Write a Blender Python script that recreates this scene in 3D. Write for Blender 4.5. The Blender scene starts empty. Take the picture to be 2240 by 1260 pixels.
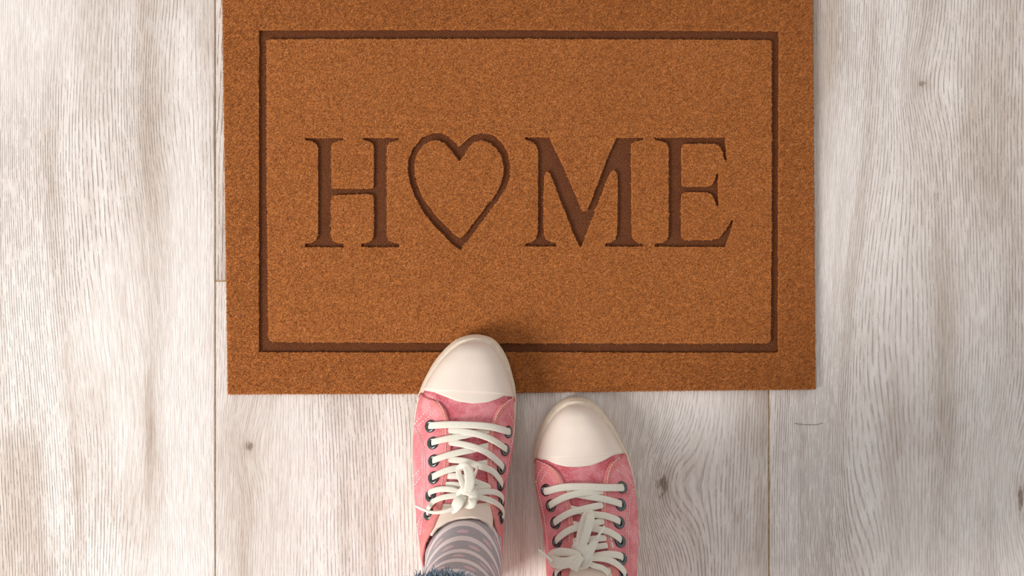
import bpy, bmesh, math, random
import numpy as np
from mathutils import Vector, Matrix
from mathutils.bvhtree import BVHTree
from mathutils.geometry import delaunay_2d_cdt

random.seed(7)
RNG = np.random.default_rng(11)
SC = bpy.context.scene
COL = SC.collection

# ------------------------------------------------------------------ camera, light, exposure
CAM_H = 1.40                 # camera height above the floor (m); one photo pixel on the floor = 1/2240 m
cam_d = bpy.data.cameras.new('camera')
cam_d.sensor_width = 36.0
cam_d.lens = 36.0 * CAM_H
cam_d.clip_start = 0.02
cam = bpy.data.objects.new('camera', cam_d)
cam.location = (0, 0, CAM_H)
COL.objects.link(cam)
SC.camera = cam

world = bpy.data.worlds.new('world')
SC.world = world
world.use_nodes = True
bg = world.node_tree.nodes['Background']
bg.inputs['Color'].default_value = (1.0, 0.975, 0.953, 1)
bg.inputs['Strength'].default_value = 0.62

ld = bpy.data.lights.new('window_light', 'AREA')
ld.shape = 'RECTANGLE'; ld.size = 0.7; ld.size_y = 0.9
ld.energy = 57
ld.color = (1.0, 0.975, 0.945)
lo = bpy.data.objects.new('window_light', ld)
lo.location = (-1.75, -0.95, 1.55)
lo.rotation_euler = (Vector((0.05, 0.0, 0)) - Vector(lo.location)).to_track_quat('-Z', 'Y').to_euler()
COL.objects.link(lo)

SC.view_settings.view_transform = 'Standard'
SC.view_settings.look = 'None'
SC.view_settings.exposure = 0.0
SC.view_settings.gamma = 1.0
SC.view_settings.use_curve_mapping = False


# ------------------------------------------------------------------ helpers
def px(x, y, z=0.0):
    """the point at height z that was measured at photo position x, y"""
    k = (CAM_H - z) / CAM_H / 2240.0
    return Vector(((x - 1120) * k, (630 - y) * k, z))


def fl(x, y, z=0.0):
    """floor-plan position in 1/2240 m, at height z"""
    return Vector(((x - 1120) / 2240.0, (630 - y) / 2240.0, z))


def lin(r, g, b):
    f = lambda c: (c / 255 / 12.92) if c / 255 <= 0.04045 else ((c / 255 + 0.055) / 1.055) ** 2.4
    return (f(r), f(g), f(b), 1)


def tag(o, label=None, cat=None, group=None, kind=None):
    if label: o['label'] = label
    if cat: o['category'] = cat
    if group: o['group'] = group
    if kind: o['kind'] = kind
    return o


def empty(name, loc):
    o = bpy.data.objects.new(name, None)
    o.location = loc
    o.empty_display_size = 0.05
    COL.objects.link(o)
    return o


def link(name, me, mat=None, parent=None, smooth=True):
    o = bpy.data.objects.new(name, me)
    COL.objects.link(o)
    if mat is not None and not me.materials:
        me.materials.append(mat)
    if smooth:
        me.polygons.foreach_set('use_smooth', [True] * len(me.polygons))
    if parent is not None:
        root = parent
        off = Vector((0, 0, 0))
        while root is not None:
            off += Vector(root.location)
            root = root.parent
        o.parent = parent
        o.location = -off            # mesh data is in world coordinates
    return o


def mesh(name, verts, faces, mat=None, parent=None, smooth=True):
    me = bpy.data.meshes.new(name)
    me.from_pydata([tuple(v) for v in verts], [], faces)
    me.update()
    return link(name, me, mat, parent, smooth)


def catmull(pts, n, closed=False):
    P = np.array(pts, float)
    m = len(P)
    segs = m if closed else m - 1
    out = []
    for k in range(n):
        t = k / n * segs if closed else k / (n - 1) * segs
        i = min(int(t), segs - 1)
        f = t - i
        if closed:
            a, b, c, d = P[(i - 1) % m], P[i % m], P[(i + 1) % m], P[(i + 2) % m]
        else:
            a, b, c, d = P[max(i - 1, 0)], P[i], P[i + 1], P[min(i + 2, m - 1)]
        out.append(0.5 * ((2 * b) + (-a + c) * f + (2 * a - 5 * b + 4 * c - d) * f * f + (-a + 3 * b - 3 * c + d) * f ** 3))
    return np.array(out)


def unit(v):
    return v / (np.linalg.norm(v, axis=-1, keepdims=True) + 1e-12)


# ------------------------------------------------------------------ node helper
class NT:
    def __init__(self, name):
        self.m = bpy.data.materials.new(name)
        self.m.use_nodes = True
        self.t = self.m.node_tree
        self.b = self.t.nodes['Principled BSDF']

    def n(self, typ, ins=None, **kw):
        nd = self.t.nodes.new(typ)
        for k, v in kw.items():
            setattr(nd, k, v)
        for k, v in (ins or {}).items():
            self.set(nd.inputs[k], v)
        return nd

    def set(self, sock, v):
        if hasattr(v, 'is_output') or isinstance(v, bpy.types.NodeSocket):
            self.t.links.new(v, sock)
        else:
            sock.default_value = v

    def math(self, op, a, b=0.0, c=None):
        nd = self.t.nodes.new('ShaderNodeMath'); nd.operation = op
        self.set(nd.inputs[0], a); self.set(nd.inputs[1], b)
        if c is not None: self.set(nd.inputs[2], c)
        return nd.outputs[0]

    def vmath(self, op, a, b):
        nd = self.t.nodes.new('ShaderNodeVectorMath'); nd.operation = op
        self.set(nd.inputs[0], a); self.set(nd.inputs[1], b)
        return nd.outputs['Value'] if op in ('LENGTH', 'DOT_PRODUCT', 'DISTANCE') else nd.outputs[0]

    def noise(self, vec, scale=1.0, detail=2.0, rough=0.5):
        nd = self.n('ShaderNodeTexNoise', {'Scale': scale, 'Detail': detail, 'Roughness': rough})
        self.set(nd.inputs['Vector'], vec)
        return nd.outputs[0]

    def ramp(self, v, a, b, lo=0.0, hi=1.0):
        nd = self.n('ShaderNodeMapRange', {'From Min': a, 'From Max': b, 'To Min': lo, 'To Max': hi}, interpolation_type='SMOOTHSTEP')
        self.set(nd.inputs[0], v)
        return nd.outputs[0]

    def mix(self, f, a, b):
        nd = self.n('ShaderNodeMix', data_type='RGBA')
        self.set(nd.inputs[0], f); self.set(nd.inputs[6], a); self.set(nd.inputs[7], b)
        return nd.outputs[2]

    def bump(self, h, strength=0.3, dist=0.001):
        nd = self.n('ShaderNodeBump', {'Strength': strength, 'Distance': dist})
        self.set(nd.inputs['Height'], h)
        self.t.links.new(nd.outputs[0], self.b.inputs['Normal'])

    def out(self, color, rough=0.6, spec=0.3, metal=0.0):
        self.set(self.b.inputs['Base Color'], color)
        self.set(self.b.inputs['Roughness'], rough)
        self.set(self.b.inputs['Specular IOR Level'], spec)
        self.set(self.b.inputs['Metallic'], metal)
        return self.m


# ------------------------------------------------------------------ materials
def mat_plank():
    s = NT('whitewashed_oak')
    geo = s.n('ShaderNodeNewGeometry').outputs['Position']
    rnd = s.n('ShaderNodeObjectInfo').outputs['Random']
    off = s.n('ShaderNodeCombineXYZ')
    s.set(off.inputs[0], s.math('MULTIPLY', rnd, 17.0)); s.set(off.inputs[1], s.math('MULTIPLY', rnd, 41.0)); s.set(off.inputs[2], s.math('MULTIPLY', rnd, 9.0))
    Q = s.vmath('ADD', geo, off.outputs[0])
    g = s.noise(s.vmath('MULTIPLY', Q, (4.6, 1.25, 1.0)), 1.0, 1.5, 0.45)
    # knots bend the grain round them
    knots = [((1450, 1062), (0.036, 0.055), 0.032, 0.009, 0.019), ((545, 978), (0.020, 0.040), 0.014, 0.006, 0.009),
             ((2020, 185), (0.028, 0.050), 0.012, 0.006, 0.007), ((1885, 640), (0.050, 0.240), 0.038, 0.0, 0.0),
             ((322, 900), (0.018, 0.13), -0.012, 0.0, 0.0), ((345, 250), (0.03, 0.12), 0.016, 0.0, 0.0), ((2232, 1090), (0.025, 0.08), 0.018, 0.004, 0.02),
             ((1840, 1080), (0.030, 0.16), 0.026, 0.0, 0.0), ((160, 560), (0.05, 0.20), 0.020, 0.0, 0.0)]
    bend = None
    dark = None
    for (kx, ky), (sx, sy), amp, dx, dy in knots:
        c = fl(kx, ky)
        d = s.vmath('MULTIPLY', s.vmath('SUBTRACT', geo, tuple(c)), (1 / sx, 1 / sy, 0.0))
        q = s.vmath('DOT_PRODUCT', d, d)
        e = s.math('POWER', 2.718, s.math('MULTIPLY', q, -1.0))
        bend = s.math('MULTIPLY', e, amp) if bend is None else s.math('ADD', bend, s.math('MULTIPLY', e, amp))
        if dx > 0:
            d2 = s.vmath('MULTIPLY', s.vmath('SUBTRACT', geo, tuple(c)), (1 / dx, 1 / dy, 0.0))
            k = s.math('POWER', 2.718, s.math('MULTIPLY', s.vmath('DOT_PRODUCT', d2, d2), -1.0))
            dark = k if dark is None else s.math('ADD', dark, k)
    sep = s.n('ShaderNodeSeparateXYZ'); s.set(sep.inputs[0], Q)
    wob = s.noise(s.vmath('MULTIPLY', Q, (60.0, 14.0, 1.0)), 1.0, 2.0, 0.5)
    c = s.math('ADD', s.math('ADD', sep.outputs[0], s.math('ADD', s.math('MULTIPLY', g, 0.085), bend)), s.math('MULTIPLY', wob, 0.0030))
    lines = s.math('SINE', s.math('MULTIPLY', c, 2 * math.pi / 0.0028))
    lmask = s.ramp(lines, 0.45, 1.0)
    # the same warped coordinate drives streaks, so that pores follow the grain
    wv = s.n('ShaderNodeCombineXYZ')
    s.set(wv.inputs[0], c); s.set(wv.inputs[1], sep.outputs[1]); s.set(wv.inputs[2], rnd)
    W = wv.outputs[0]
    wv2 = s.n('ShaderNodeCombineXYZ')
    s.set(wv2.inputs[0], s.math('MULTIPLY_ADD', s.math('SUBTRACT', c, sep.outputs[0]), 0.6, sep.outputs[0])); s.set(wv2.inputs[1], sep.outputs[1]); s.set(wv2.inputs[2], rnd)
    W2 = wv2.outputs[0]
    dash = s.ramp(s.noise(s.vmath('MULTIPLY', W2, (420.0, 55.0, 3.0)), 1.0, 3.0, 0.65), 0.38, 0.60)
    fine = s.noise(s.vmath('MULTIPLY', W2, (620.0, 46.0, 3.0)), 1.0, 3.0, 0.7)
    rough_zone = s.ramp(s.noise(s.vmath('MULTIPLY', Q, (7.0, 3.0, 1.0)), 1.0, 2.0, 0.5), 0.38, 0.62)
    pore = s.math('MULTIPLY', s.math('MULTIPLY', lmask, dash), s.math('MULTIPLY_ADD', rough_zone, 0.75, 0.25))
    bands = s.noise(s.vmath('MULTIPLY', W, (30.0, 1.6, 1.0)), 1.0, 3.0, 0.55)
    blot = s.noise(s.vmath('MULTIPLY', Q, (9.0, 3.2, 1.0)), 1.0, 4.0, 0.6)
    grey = s.math('ADD', s.ramp(bands, 0.42, 0.72, 0.0, 0.55), s.ramp(blot, 0.48, 0.72, 0.0, 0.55))
    # brown stains and greyish patches with a shape of their own
    dn = s.n('ShaderNodeTexNoise', {'Scale': 9.0, 'Detail': 3.0})
    s.set(dn.inputs['Vector'], s.vmath('MULTIPLY', geo, (1.6, 0.7, 1.0)))
    warped = s.vmath('ADD', geo, s.vmath('MULTIPLY', s.vmath('SUBTRACT', dn.outputs['Color'], (0.5, 0.5, 0.5)), (0.022, 0.045, 0.0)))
    stain = None
    for (kx, ky), (sx, sy), a in (((338, 300), (0.017, 0.095), 0.9), ((324, 930), (0.0065, 0.065), 1.25), ((350, 1060), (0.011, 0.05), 0.6), ((560, 1090), (0.04, 0.12), 0.55), ((505, 930), (0.016, 0.07), 0.5),
                                  ((1640, 950), (0.02, 0.06), 0.35), ((2065, 720), (0.018, 0.13), 0.6), ((2150, 230), (0.028, 0.12), 0.55), ((1960, 980), (0.012, 0.10), 0.6), ((1450, 1120), (0.055, 0.09), 0.45), ((60, 380), (0.03, 0.09), 0.35)):
        d = s.vmath('MULTIPLY', s.vmath('SUBTRACT', warped, tuple(fl(kx, ky))), (1 / sx, 1 / sy, 0.0))
        k = s.math('MULTIPLY', s.math('POWER', 2.718, s.math('MULTIPLY', s.vmath('DOT_PRODUCT', d, d), -1.0)), a)
        stain = k if stain is None else s.math('ADD', stain, k)
    stain = s.math('MULTIPLY', stain, s.math('MULTIPLY_ADD', fine, 0.9, 0.35))
    tone = s.math('MULTIPLY_ADD', rnd, 0.001, 0.0)
    tone = s.math('ADD', tone, s.math('MULTIPLY', s.ramp(fine, 0.36, 0.66), 0.40))
    col = s.mix(s.math('MINIMUM', s.math('ADD', grey, tone), 1.0), lin(236, 228, 223), lin(194, 179, 168))
    col = s.mix(s.math('MINIMUM', s.math('MULTIPLY', stain, 0.75), 0.9), col, lin(172, 152, 136))
    col = s.mix(s.math('MULTIPLY', pore, 0.37), col, lin(150, 136, 124))
    crisp = s.ramp(s.math('ADD', dark, s.math('MULTIPLY', s.math('SUBTRACT', s.noise(s.vmath('MULTIPLY', Q, (240.0, 110.0, 1.0)), 1.0, 3.0, 0.6), 0.5), 1.5)), 0.62, 1.0)
    halo = s.math('MULTIPLY', dark, 0.35)
    col = s.mix(s.math('MINIMUM', halo, 0.5), col, lin(158, 136, 118))
    col = s.mix(s.math('MULTIPLY', crisp, 0.75), col, lin(120, 98, 82))
    h = s.math('ADD', s.math('MULTIPLY', pore, -1.0), s.math('MULTIPLY', fine, 0.55))
    s.bump(h, 0.85, 0.0010)
    return s.out(col, 0.55, 0.25)


def mat_plain(name, col, rough=0.6, spec=0.3, metal=0.0, var=0.0, scale=300.0, bump=0.0, dist=0.0004):
    s = NT(name)
    if var or bump:
        pos = s.n('ShaderNodeNewGeometry').outputs['Position']
        nz = s.noise(pos, scale, 3.0, 0.6)
        if var:
            dk = (col[0] * (1 - var), col[1] * (1 - var), col[2] * (1 - var), 1)
            col = s.mix(s.ramp(nz, 0.35, 0.65), dk, col)
        if bump:
            s.bump(nz, bump, dist)
    return s.out(col, rough, spec, metal)


def mat_fibre(name='coir_fibre', k=1.0):
    s = NT(name)
    g = s.n('ShaderNodeNewGeometry')
    r = g.outputs['Random Per Island']
    pos = g.outputs['Position']
    cr = s.n('ShaderNodeValToRGB')
    s.set(cr.inputs[0], r)
    el = cr.color_ramp.elements
    el[0].position = 0.0; el[0].color = lin(104, 52, 18)
    el[1].position = 1.0; el[1].color = lin(250, 205, 150)
    for p, c in ((0.10, lin(138, 78, 35)), (0.20, lin(186, 111, 55)), (0.55, lin(208, 135, 77)), (0.90, lin(222, 151, 92)), (0.97, lin(236, 178, 122))):
        e = cr.color_ramp.elements.new(p); e.color = c
    big = s.ramp(s.noise(pos, 14.0, 3.0, 0.6), 0.35, 0.68)
    mid = s.ramp(s.noise(pos, 260.0, 2.0, 0.6), 0.42, 0.66)
    col = s.mix(s.math('MULTIPLY', big, 0.30), cr.outputs[0], lin(170, 100, 48))
    col = s.mix(s.math('MULTIPLY', mid, 0.45), col, lin(149, 85, 38))
    if k < 1.0:
        col = s.vmath('MULTIPLY', col, (k, k * 0.95, k * 0.9))
    return s.out(col, 0.65, 0.25)


def mat_pile():
    s = NT('coir_pile')
    pos = s.n('ShaderNodeNewGeometry').outputs['Position']
    nz = s.noise(pos, 900.0, 3.0, 0.6)
    col = s.mix(s.ramp(nz, 0.35, 0.7), lin(146, 82, 36), lin(198, 126, 68))
    s.bump(nz, 0.6, 0.001)
    return s.out(col, 0.85, 0.1)


def mat_groove():
    s = NT('pressed_coir')
    pos = s.n('ShaderNodeNewGeometry').outputs['Position']
    nz = s.noise(pos, 950.0, 2.0, 0.6)
    big = s.noise(pos, 60.0, 2.0, 0.5)
    col = s.mix(s.ramp(nz, 0.35, 0.7), lin(98, 50, 20), lin(134, 76, 36))
    col = s.mix(s.math('MULTIPLY', s.ramp(big, 0.4, 0.65), 0.35), col, lin(96, 48, 24))
    s.bump(nz, 1.0, 0.0024)
    return s.out(col, 0.30, 0.40)


def mat_canvas(name='pink_canvas', a=(212, 110, 116), b=(233, 148, 152)):
    s = NT(name)
    pos = s.n('ShaderNodeNewGeometry').outputs['Position']
    fine = s.noise(s.vmath('MULTIPLY', pos, (900.0, 1800.0, 900.0)), 1.0, 2.0, 0.6)
    fine2 = s.noise(s.vmath('MULTIPLY', pos, (2200.0, 700.0, 900.0)), 1.0, 2.0, 0.6)
    fade = s.noise(pos, 55.0, 3.0, 0.6)
    col = s.mix(s.ramp(fade, 0.36, 0.66), lin(*a), lin(*b))
    col = s.mix(s.math('MULTIPLY', s.ramp(s.math('ADD', fine, fine2), 0.85, 1.25), 0.42), col, lin(242, 188, 192))
    s.bump(s.math('ADD', fine, fine2), 0.35, 0.0004)
    return s.out(col, 0.85, 0.15)


def mat_sock():
    s = NT('striped_knit')
    uv = s.n('ShaderNodeUVMap').outputs[0]
    sep = s.n('ShaderNodeSeparateXYZ'); s.set(sep.inputs[0], uv)
    pos = s.n('ShaderNodeNewGeometry').outputs['Position']
    # v counts stripes, u goes once round the leg
    fr = s.math('FRACT', sep.outputs[1])
    stripe = s.math('MULTIPLY', s.ramp(fr, 0.63, 0.67), s.ramp(fr, 0.96, 1.0, 1.0, 0.0))
    row = s.math('FLOOR', sep.outputs[1])
    fu = s.math('FRACT', s.math('ADD', s.math('MULTIPLY', sep.outputs[0], 9.0), s.math('MULTIPLY', row, 0.5)))
    du = s.math('MULTIPLY', s.math('SUBTRACT', fu, 0.5), 4.2)
    dv = s.math('MULTIPLY', s.math('SUBTRACT', fr, 0.33), 8.0)
    dd = s.math('ADD', s.math('MULTIPLY', du, du), s.math('MULTIPLY', dv, dv))
    dash = s.ramp(dd, 0.75, 1.05, 1.0, 0.0)
    nz = s.noise(pos, 1500.0, 2.0, 0.6)
    grey = s.mix(s.ramp(nz, 0.35, 0.65), lin(162, 153, 156), lin(188, 180, 182))
    col = s.mix(stripe, grey, lin(232, 216, 214))
    col = s.mix(s.math('MULTIPLY', dash, 0.9), col, lin(222, 186, 190))
    s.bump(nz, 0.4, 0.0005)
    return s.out(col, 0.9, 0.1)


def mat_denim():
    s = NT('blue_denim')
    pos = s.n('ShaderNodeNewGeometry').outputs['Position']
    nz = s.noise(s.vmath('MULTIPLY', pos, (900.0, 900.0, 260.0)), 1.0, 3.0, 0.6)
    col = s.mix(s.ramp(nz, 0.35, 0.7), lin(58, 78, 104), lin(112, 134, 158))
    s.bump(nz, 0.5, 0.0006)
    return s.out(col, 0.9, 0.1)


def mat_thread():
    s = NT('denim_thread')
    r = s.n('ShaderNodeNewGeometry').outputs['Random Per Island']
    col = s.mix(r, lin(66, 90, 114), lin(184, 198, 208))
    return s.out(col, 0.9, 0.1)


M = dict(
    plank=mat_plank(), seam=mat_plain('seam_edge', lin(186, 158, 122), 0.9, 0.1, var=0.3, scale=200),
    fibre=mat_fibre(), fibre_dark=mat_fibre('coir_fibre_border', 0.84), pile=mat_pile(), groove=mat_groove(), backing=mat_plain('rubber_backing', lin(58, 44, 36), 0.8),
    canvas=mat_canvas(), rose=mat_canvas('rose_canvas', (194, 78, 90), (224, 138, 144)), binding=mat_plain('pink_tape', lin(229, 141, 136), 0.85, 0.15, var=0.14, scale=260, bump=0.4),
    rubber=mat_plain('cream_rubber', lin(238, 222, 208), 0.42, 0.3, var=0.03, scale=60),
    foxing=mat_plain('cream_rubber_band', lin(236, 219, 198), 0.5, 0.35, var=0.13, scale=170, bump=0.15),
    gum=mat_plain('outsole_rubber', lin(206, 186, 160), 0.7),
    lace=mat_plain('off_white_cotton', lin(238, 231, 216), 0.85, 0.15, var=0.09, scale=900, bump=0.5, dist=0.0003),
    lining=mat_plain('cream_lining', lin(238, 219, 204), 0.85, 0.15, var=0.04, scale=200),
    metal=mat_plain('gunmetal', lin(100, 106, 106), 0.25, 0.5, 1.0), hole=mat_plain('hole_shade', lin(30, 24, 24), 0.9),  # near-black of the hole material is painted shade
    stitch=mat_plain('pale_thread', lin(246, 226, 220), 0.8), sock=mat_sock(), denim=mat_denim(), thread=mat_thread(),
    skin=mat_plain('skin', lin(224, 176, 152), 0.55, 0.3), aglet=mat_plain('clear_tip', lin(238, 232, 222), 0.3, 0.5),
    hair=mat_plain('hair', lin(120, 96, 76), 0.5),
)

# ------------------------------------------------------------------ floor and its planks
fb = bmesh.new()
bmesh.ops.create_cube(fb, size=1.0)
for v in fb.verts:
    v.co = Vector((v.co.x * 3.24 - 0.02, v.co.y * 2.6, -0.0101 + v.co.z * 0.018))
fme = bpy.data.meshes.new('floor'); fb.to_mesh(fme); fb.free()
floor = link('floor', fme, M['seam'], smooth=False)
tag(floor, kind='structure', label='pale whitewashed wood plank floor')


def plank(x0, x1, y0, y1):
    """floor-plan rectangle in photo pixels, y downwards"""
    g = 1.5
    a, b = fl(x0 + g, y1 - g), fl(x1 - g, y0 + g)
    bm = bmesh.new()
    bmesh.ops.create_cube(bm, size=1.0)
    c = (a + b) / 2
    for v in bm.verts:
        v.co = Vector((v.co.x * (b.x - a.x), v.co.y * (b.y - a.y), v.co.z * 0.0050))
    bmesh.ops.bevel(bm, geom=bm.edges[:], offset=0.0006, segments=2, affect='EDGES')
    me = bpy.data.meshes.new('plank'); bm.to_mesh(me); bm.free()
    me.materials.append(M['plank'])
    o = bpy.data.objects.new('plank', me)
    COL.objects.link(o)
    o.parent = floor
    o.location = (c.x, c.y, -0.0025)
    return o


# seams lie a hair askew in the photo, well under the width of a seam
for x0, x1, cuts in ((-2459, -738, (-2200, 100, 3400)), (-738, 471, (-2200, -420, 2030, 3400)), (471, 1682, (-2200, -1900, 614, 3060, 3400)),
                     (1682, 2892, (-2200, -640, 1830, 3400)), (2892, 4650, (-2200, 900, 3400))):
    for a, b in zip(cuts[:-1], cuts[1:]):
        plank(x0, x1, a, b)

# ------------------------------------------------------------------ door mat
Z_TOP, Z_GRV, Z_BACK = 0.0060, 0.0032, 0.0016
mat_outer = [(486.7, -20), (1776.9, -20), (1783, 851), (1420, 855), (900, 861), (499, 862)]
frame_o = [(566, 66), (1130, 65), (1704, 68), (1703, 430), (1702, 772), (1130, 771), (566, 771), (566, 430)]
frame_i = [(583, 88), (588, 86), (1130, 85), (1683, 88), (1688, 93), (1688, 430), (1686, 742), (1684, 748), (1678, 751), (1130, 751), (596, 748), (590, 745), (587, 738), (584, 430)]


def c5(pts): return [(640 + x / 4.2, 270 + y / 4.2) for x, y in pts]
def c6(pts): return [(1120 + x / 4.2, 270 + y / 4.2) for x, y in pts]


H = c5([(110, 132), (465, 132), (465, 155), (410, 165), (370, 185), (355, 215), (355, 560), (362, 590), (390, 600), (480, 598), (580, 598), (720, 598), (742, 590), (745, 560), (745, 215), (735, 185), (700, 165), (640, 150), (640, 132), (975, 130), (978, 150), (930, 165), (885, 185), (868, 215), (865, 600), (868, 1040), (885, 1075), (930, 1095), (980, 1105), (982, 1140), (630, 1140), (630, 1105), (690, 1095), (730, 1070), (745, 1030), (745, 690), (735, 660), (700, 650), (400, 660), (365, 668), (355, 700), (355, 1030), (365, 1070), (400, 1095), (470, 1105), (475, 1140), (112, 1138), (115, 1105), (170, 1098), (215, 1075), (232, 1030), (235, 600), (232, 230), (220, 190), (180, 165), (118, 155)])
heart_o = c5([(1545, 1165), (1490, 1130), (1400, 1040), (1290, 930), (1190, 800), (1120, 670), (1075, 540), (1055, 420), (1065, 320), (1110, 220), (1190, 130), (1290, 88), (1370, 88), (1440, 120), (1490, 170), (1535, 212), (1600, 150), (1660, 105), (1740, 85), (1840, 105), (1920, 170), (1975, 260), (2003, 380), (2000, 480), (1960, 600), (1900, 690), (1820, 800), (1720, 930), (1640, 1040), (1580, 1120)])
heart_i = c5([(1545, 1055), (1480, 1015), (1420, 950), (1320, 850), (1240, 740), (1180, 650), (1140, 540), (1120, 430), (1125, 340), (1150, 270), (1200, 200), (1280, 158), (1340, 155), (1400, 185), (1450, 240), (1490, 300), (1535, 350), (1580, 290), (1620, 220), (1670, 170), (1740, 155), (1810, 180), (1870, 230), (1920, 310), (1940, 400), (1935, 480), (1900, 590), (1840, 690), (1760, 790), (1680, 890), (1600, 1000)])
LM = c6([(118, 125), (345, 128), (370, 190), (440, 330), (530, 530), (620, 740), (655, 810), (690, 800), (740, 680), (830, 440), (900, 260), (965, 130), (1205, 130), (1205, 150), (1130, 165), (1098, 190), (1092, 230), (1098, 600), (1100, 1020), (1115, 1065), (1150, 1090), (1200, 1105), (1205, 1135), (855, 1132), (858, 1105), (910, 1092), (945, 1065), (965, 1010), (970, 800), (970, 500), (960, 450), (935, 428), (905, 450), (870, 530), (790, 740), (720, 920), (660, 1080), (640, 1130), (620, 1130), (580, 1050), (520, 900), (440, 700), (385, 550), (350, 460), (320, 440), (298, 480), (290, 700), (292, 1020), (310, 1060), (350, 1085), (410, 1100), (412, 1132), (120, 1132), (122, 1105), (180, 1090), (220, 1060), (235, 1000), (238, 700), (240, 400), (238, 250), (215, 195), (170, 165), (120, 150)])
LE = c6([(1305, 128), (1965, 128), (1965, 200), (1975, 350), (1950, 335), (1930, 260), (1905, 210), (1870, 190), (1600, 188), (1570, 195), (1558, 225), (1558, 540), (1565, 575), (1600, 582), (1780, 582), (1835, 565), (1865, 520), (1875, 465), (1895, 455), (1895, 600), (1895, 770), (1875, 755), (1855, 690), (1830, 650), (1790, 635), (1600, 632), (1565, 645), (1555, 680), (1555, 1020), (1565, 1060), (1600, 1072), (1820, 1072), (1900, 1055), (1960, 985), (2015, 890), (2035, 885), (2020, 960), (1985, 1060), (1960, 1135), (1310, 1135), (1310, 1105), (1380, 1095), (1425, 1070), (1438, 1020), (1440, 600), (1438, 230), (1425, 190), (1380, 165), (1310, 150)])


def densify(poly, step=9.0, jit=0.7, seed=0):
    """edge points every few pixels, a little uneven as the pile is"""
    r = random.Random(seed)
    out = []
    for (x0, y0), (x1, y1) in zip(poly, poly[1:] + poly[:1]):
        L = math.hypot(x1 - x0, y1 - y0)
        n = max(1, int(L / step))
        for k in range(n):
            f = k / n
            nx, ny = -(y1 - y0) / L, (x1 - x0) / L
            j = r.gauss(0, jit) if k else r.gauss(0, jit * 0.5)
            out.append((x0 + (x1 - x0) * f + nx * j, y0 + (y1 - y0) * f + ny * j))
    return out


loops = dict(outer=densify(mat_outer, 12, 0.4, 1), frame_o=densify(frame_o, 7, 0.5, 2), frame_i=densify(frame_i, 7, 0.5, 3), H=densify(H, 7, 0.45, 4),
             heart_o=densify(heart_o, 7, 0.4, 5), heart_i=densify(heart_i, 7, 0.4, 6), M=densify(LM, 7, 0.45, 7), E=densify(LE, 7, 0.45, 8))


def inside(poly, X, Y):
    P = np.array(poly); res = np.zeros(X.shape, bool)
    x0, y0 = P[:, 0], P[:, 1]; x1, y1 = np.roll(x0, -1), np.roll(y0, -1)
    for a, b, c, d in zip(x0, y0, x1, y1):
        if b == d: continue
        cond = ((b > Y) != (d > Y)) & (X < (c - a) * (Y - b) / (d - b) + a)
        res ^= cond
    return res


doormat = empty('door_mat', px(1135, 420, 0))
tag(doormat, 'rust brown coir door mat embossed with HOME and a heart outline', 'door mat')


def flat_region(name, outer, holes, z, mat, parent, z_wall=None, wall_mat=None):
    """a flat piece with holes, and upright edges down to z_wall"""
    coords, edges, faces_in = [], [], []
    for lp in [outer] + holes:
        s = len(coords)
        coords += [Vector(p) for p in lp]
        n = len(lp)
        edges += [(s + i, s + (i + 1) % n) for i in range(n)]
    vo, eo, fo, _, _, _ = delaunay_2d_cdt(coords, edges, [], 0, 1e-4)
    V = np.array([(v.x, v.y) for v in vo])
    C = np.array([V[list(f)].mean(axis=0) for f in fo])
    keep = inside(outer, C[:, 0], C[:, 1])
    for h in holes: keep &= ~inside(h, C[:, 0], C[:, 1])
    verts = [px(x, y, z) for x, y in V]
    faces = []
    for f, k in zip(fo, keep):
        if not k: continue
        f = list(f)
        a, b, c = (V[i] for i in f[:3])
        if (b[0] - a[0]) * (c[1] - a[1]) - (b[1] - a[1]) * (c[0] - a[0]) > 0: f.reverse()   # y runs down in the photo
        faces.append(f)
    if z_wall is not None:
        for lp in [outer] + holes:
            s = len(verts); n = len(lp)
            for x, y in lp: verts.append(px(x, y, z))
            for x, y in lp:
                v = px(x, y, z); verts.append(Vector((v.x, v.y, z_wall)))
            for i in range(n):
                j = (i + 1) % n
                faces.append([s + i, s + j, s + n + j, s + n + i])
    return mesh(name, verts, faces, mat, parent, smooth=False)


flat_region('rubber_backing', densify(mat_outer, 60, 0, 9), [], Z_BACK, M['backing'], doormat, 0.0)
border = flat_region('border_pile', loops['outer'], [loops['frame_o']], Z_TOP, M['pile'], doormat, Z_BACK)
field = flat_region('field_pile', loops['frame_i'], [loops['H'], loops['heart_o'], loops['M'], loops['E']], Z_TOP, M['pile'], doormat, Z_GRV)
core = flat_region('heart_pile', loops['heart_i'], [], Z_TOP, M['pile'], doormat, Z_GRV)


def grow(poly, d):
    """slightly larger loop so a pressed floor runs under the pile edge"""
    P = np.array(poly); c = np.roll(P, -1, 0) - np.roll(P, 1, 0)
    n = unit(np.stack([c[:, 1], -c[:, 0]], 1))
    A = 0.5 * np.sum(P[:, 0] * np.roll(P[:, 1], -1) - np.roll(P[:, 0], -1) * P[:, 1])
    return [tuple(p) for p in P + n * d * (1 if A > 0 else -1)]


def pressed(name, outer, hole, label):
    o = flat_region(name, grow(outer, 0.6), [grow(hole, -0.6)] if hole else [], Z_GRV, M['groove'], doormat)
    o['label'] = label


pressed('embossed_frame', loops['frame_o'], loops['frame_i'], 'dark pressed groove framing the mat')
pressed('embossed_letter', loops['H'], None, 'dark pressed letter H')
pressed('embossed_heart', loops['heart_o'], loops['heart_i'], 'dark pressed heart outline in place of the letter O')
pressed('embossed_letter', loops['M'], None, 'dark pressed letter M')
pressed('embossed_letter', loops['E'], None, 'dark pressed letter E')


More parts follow.
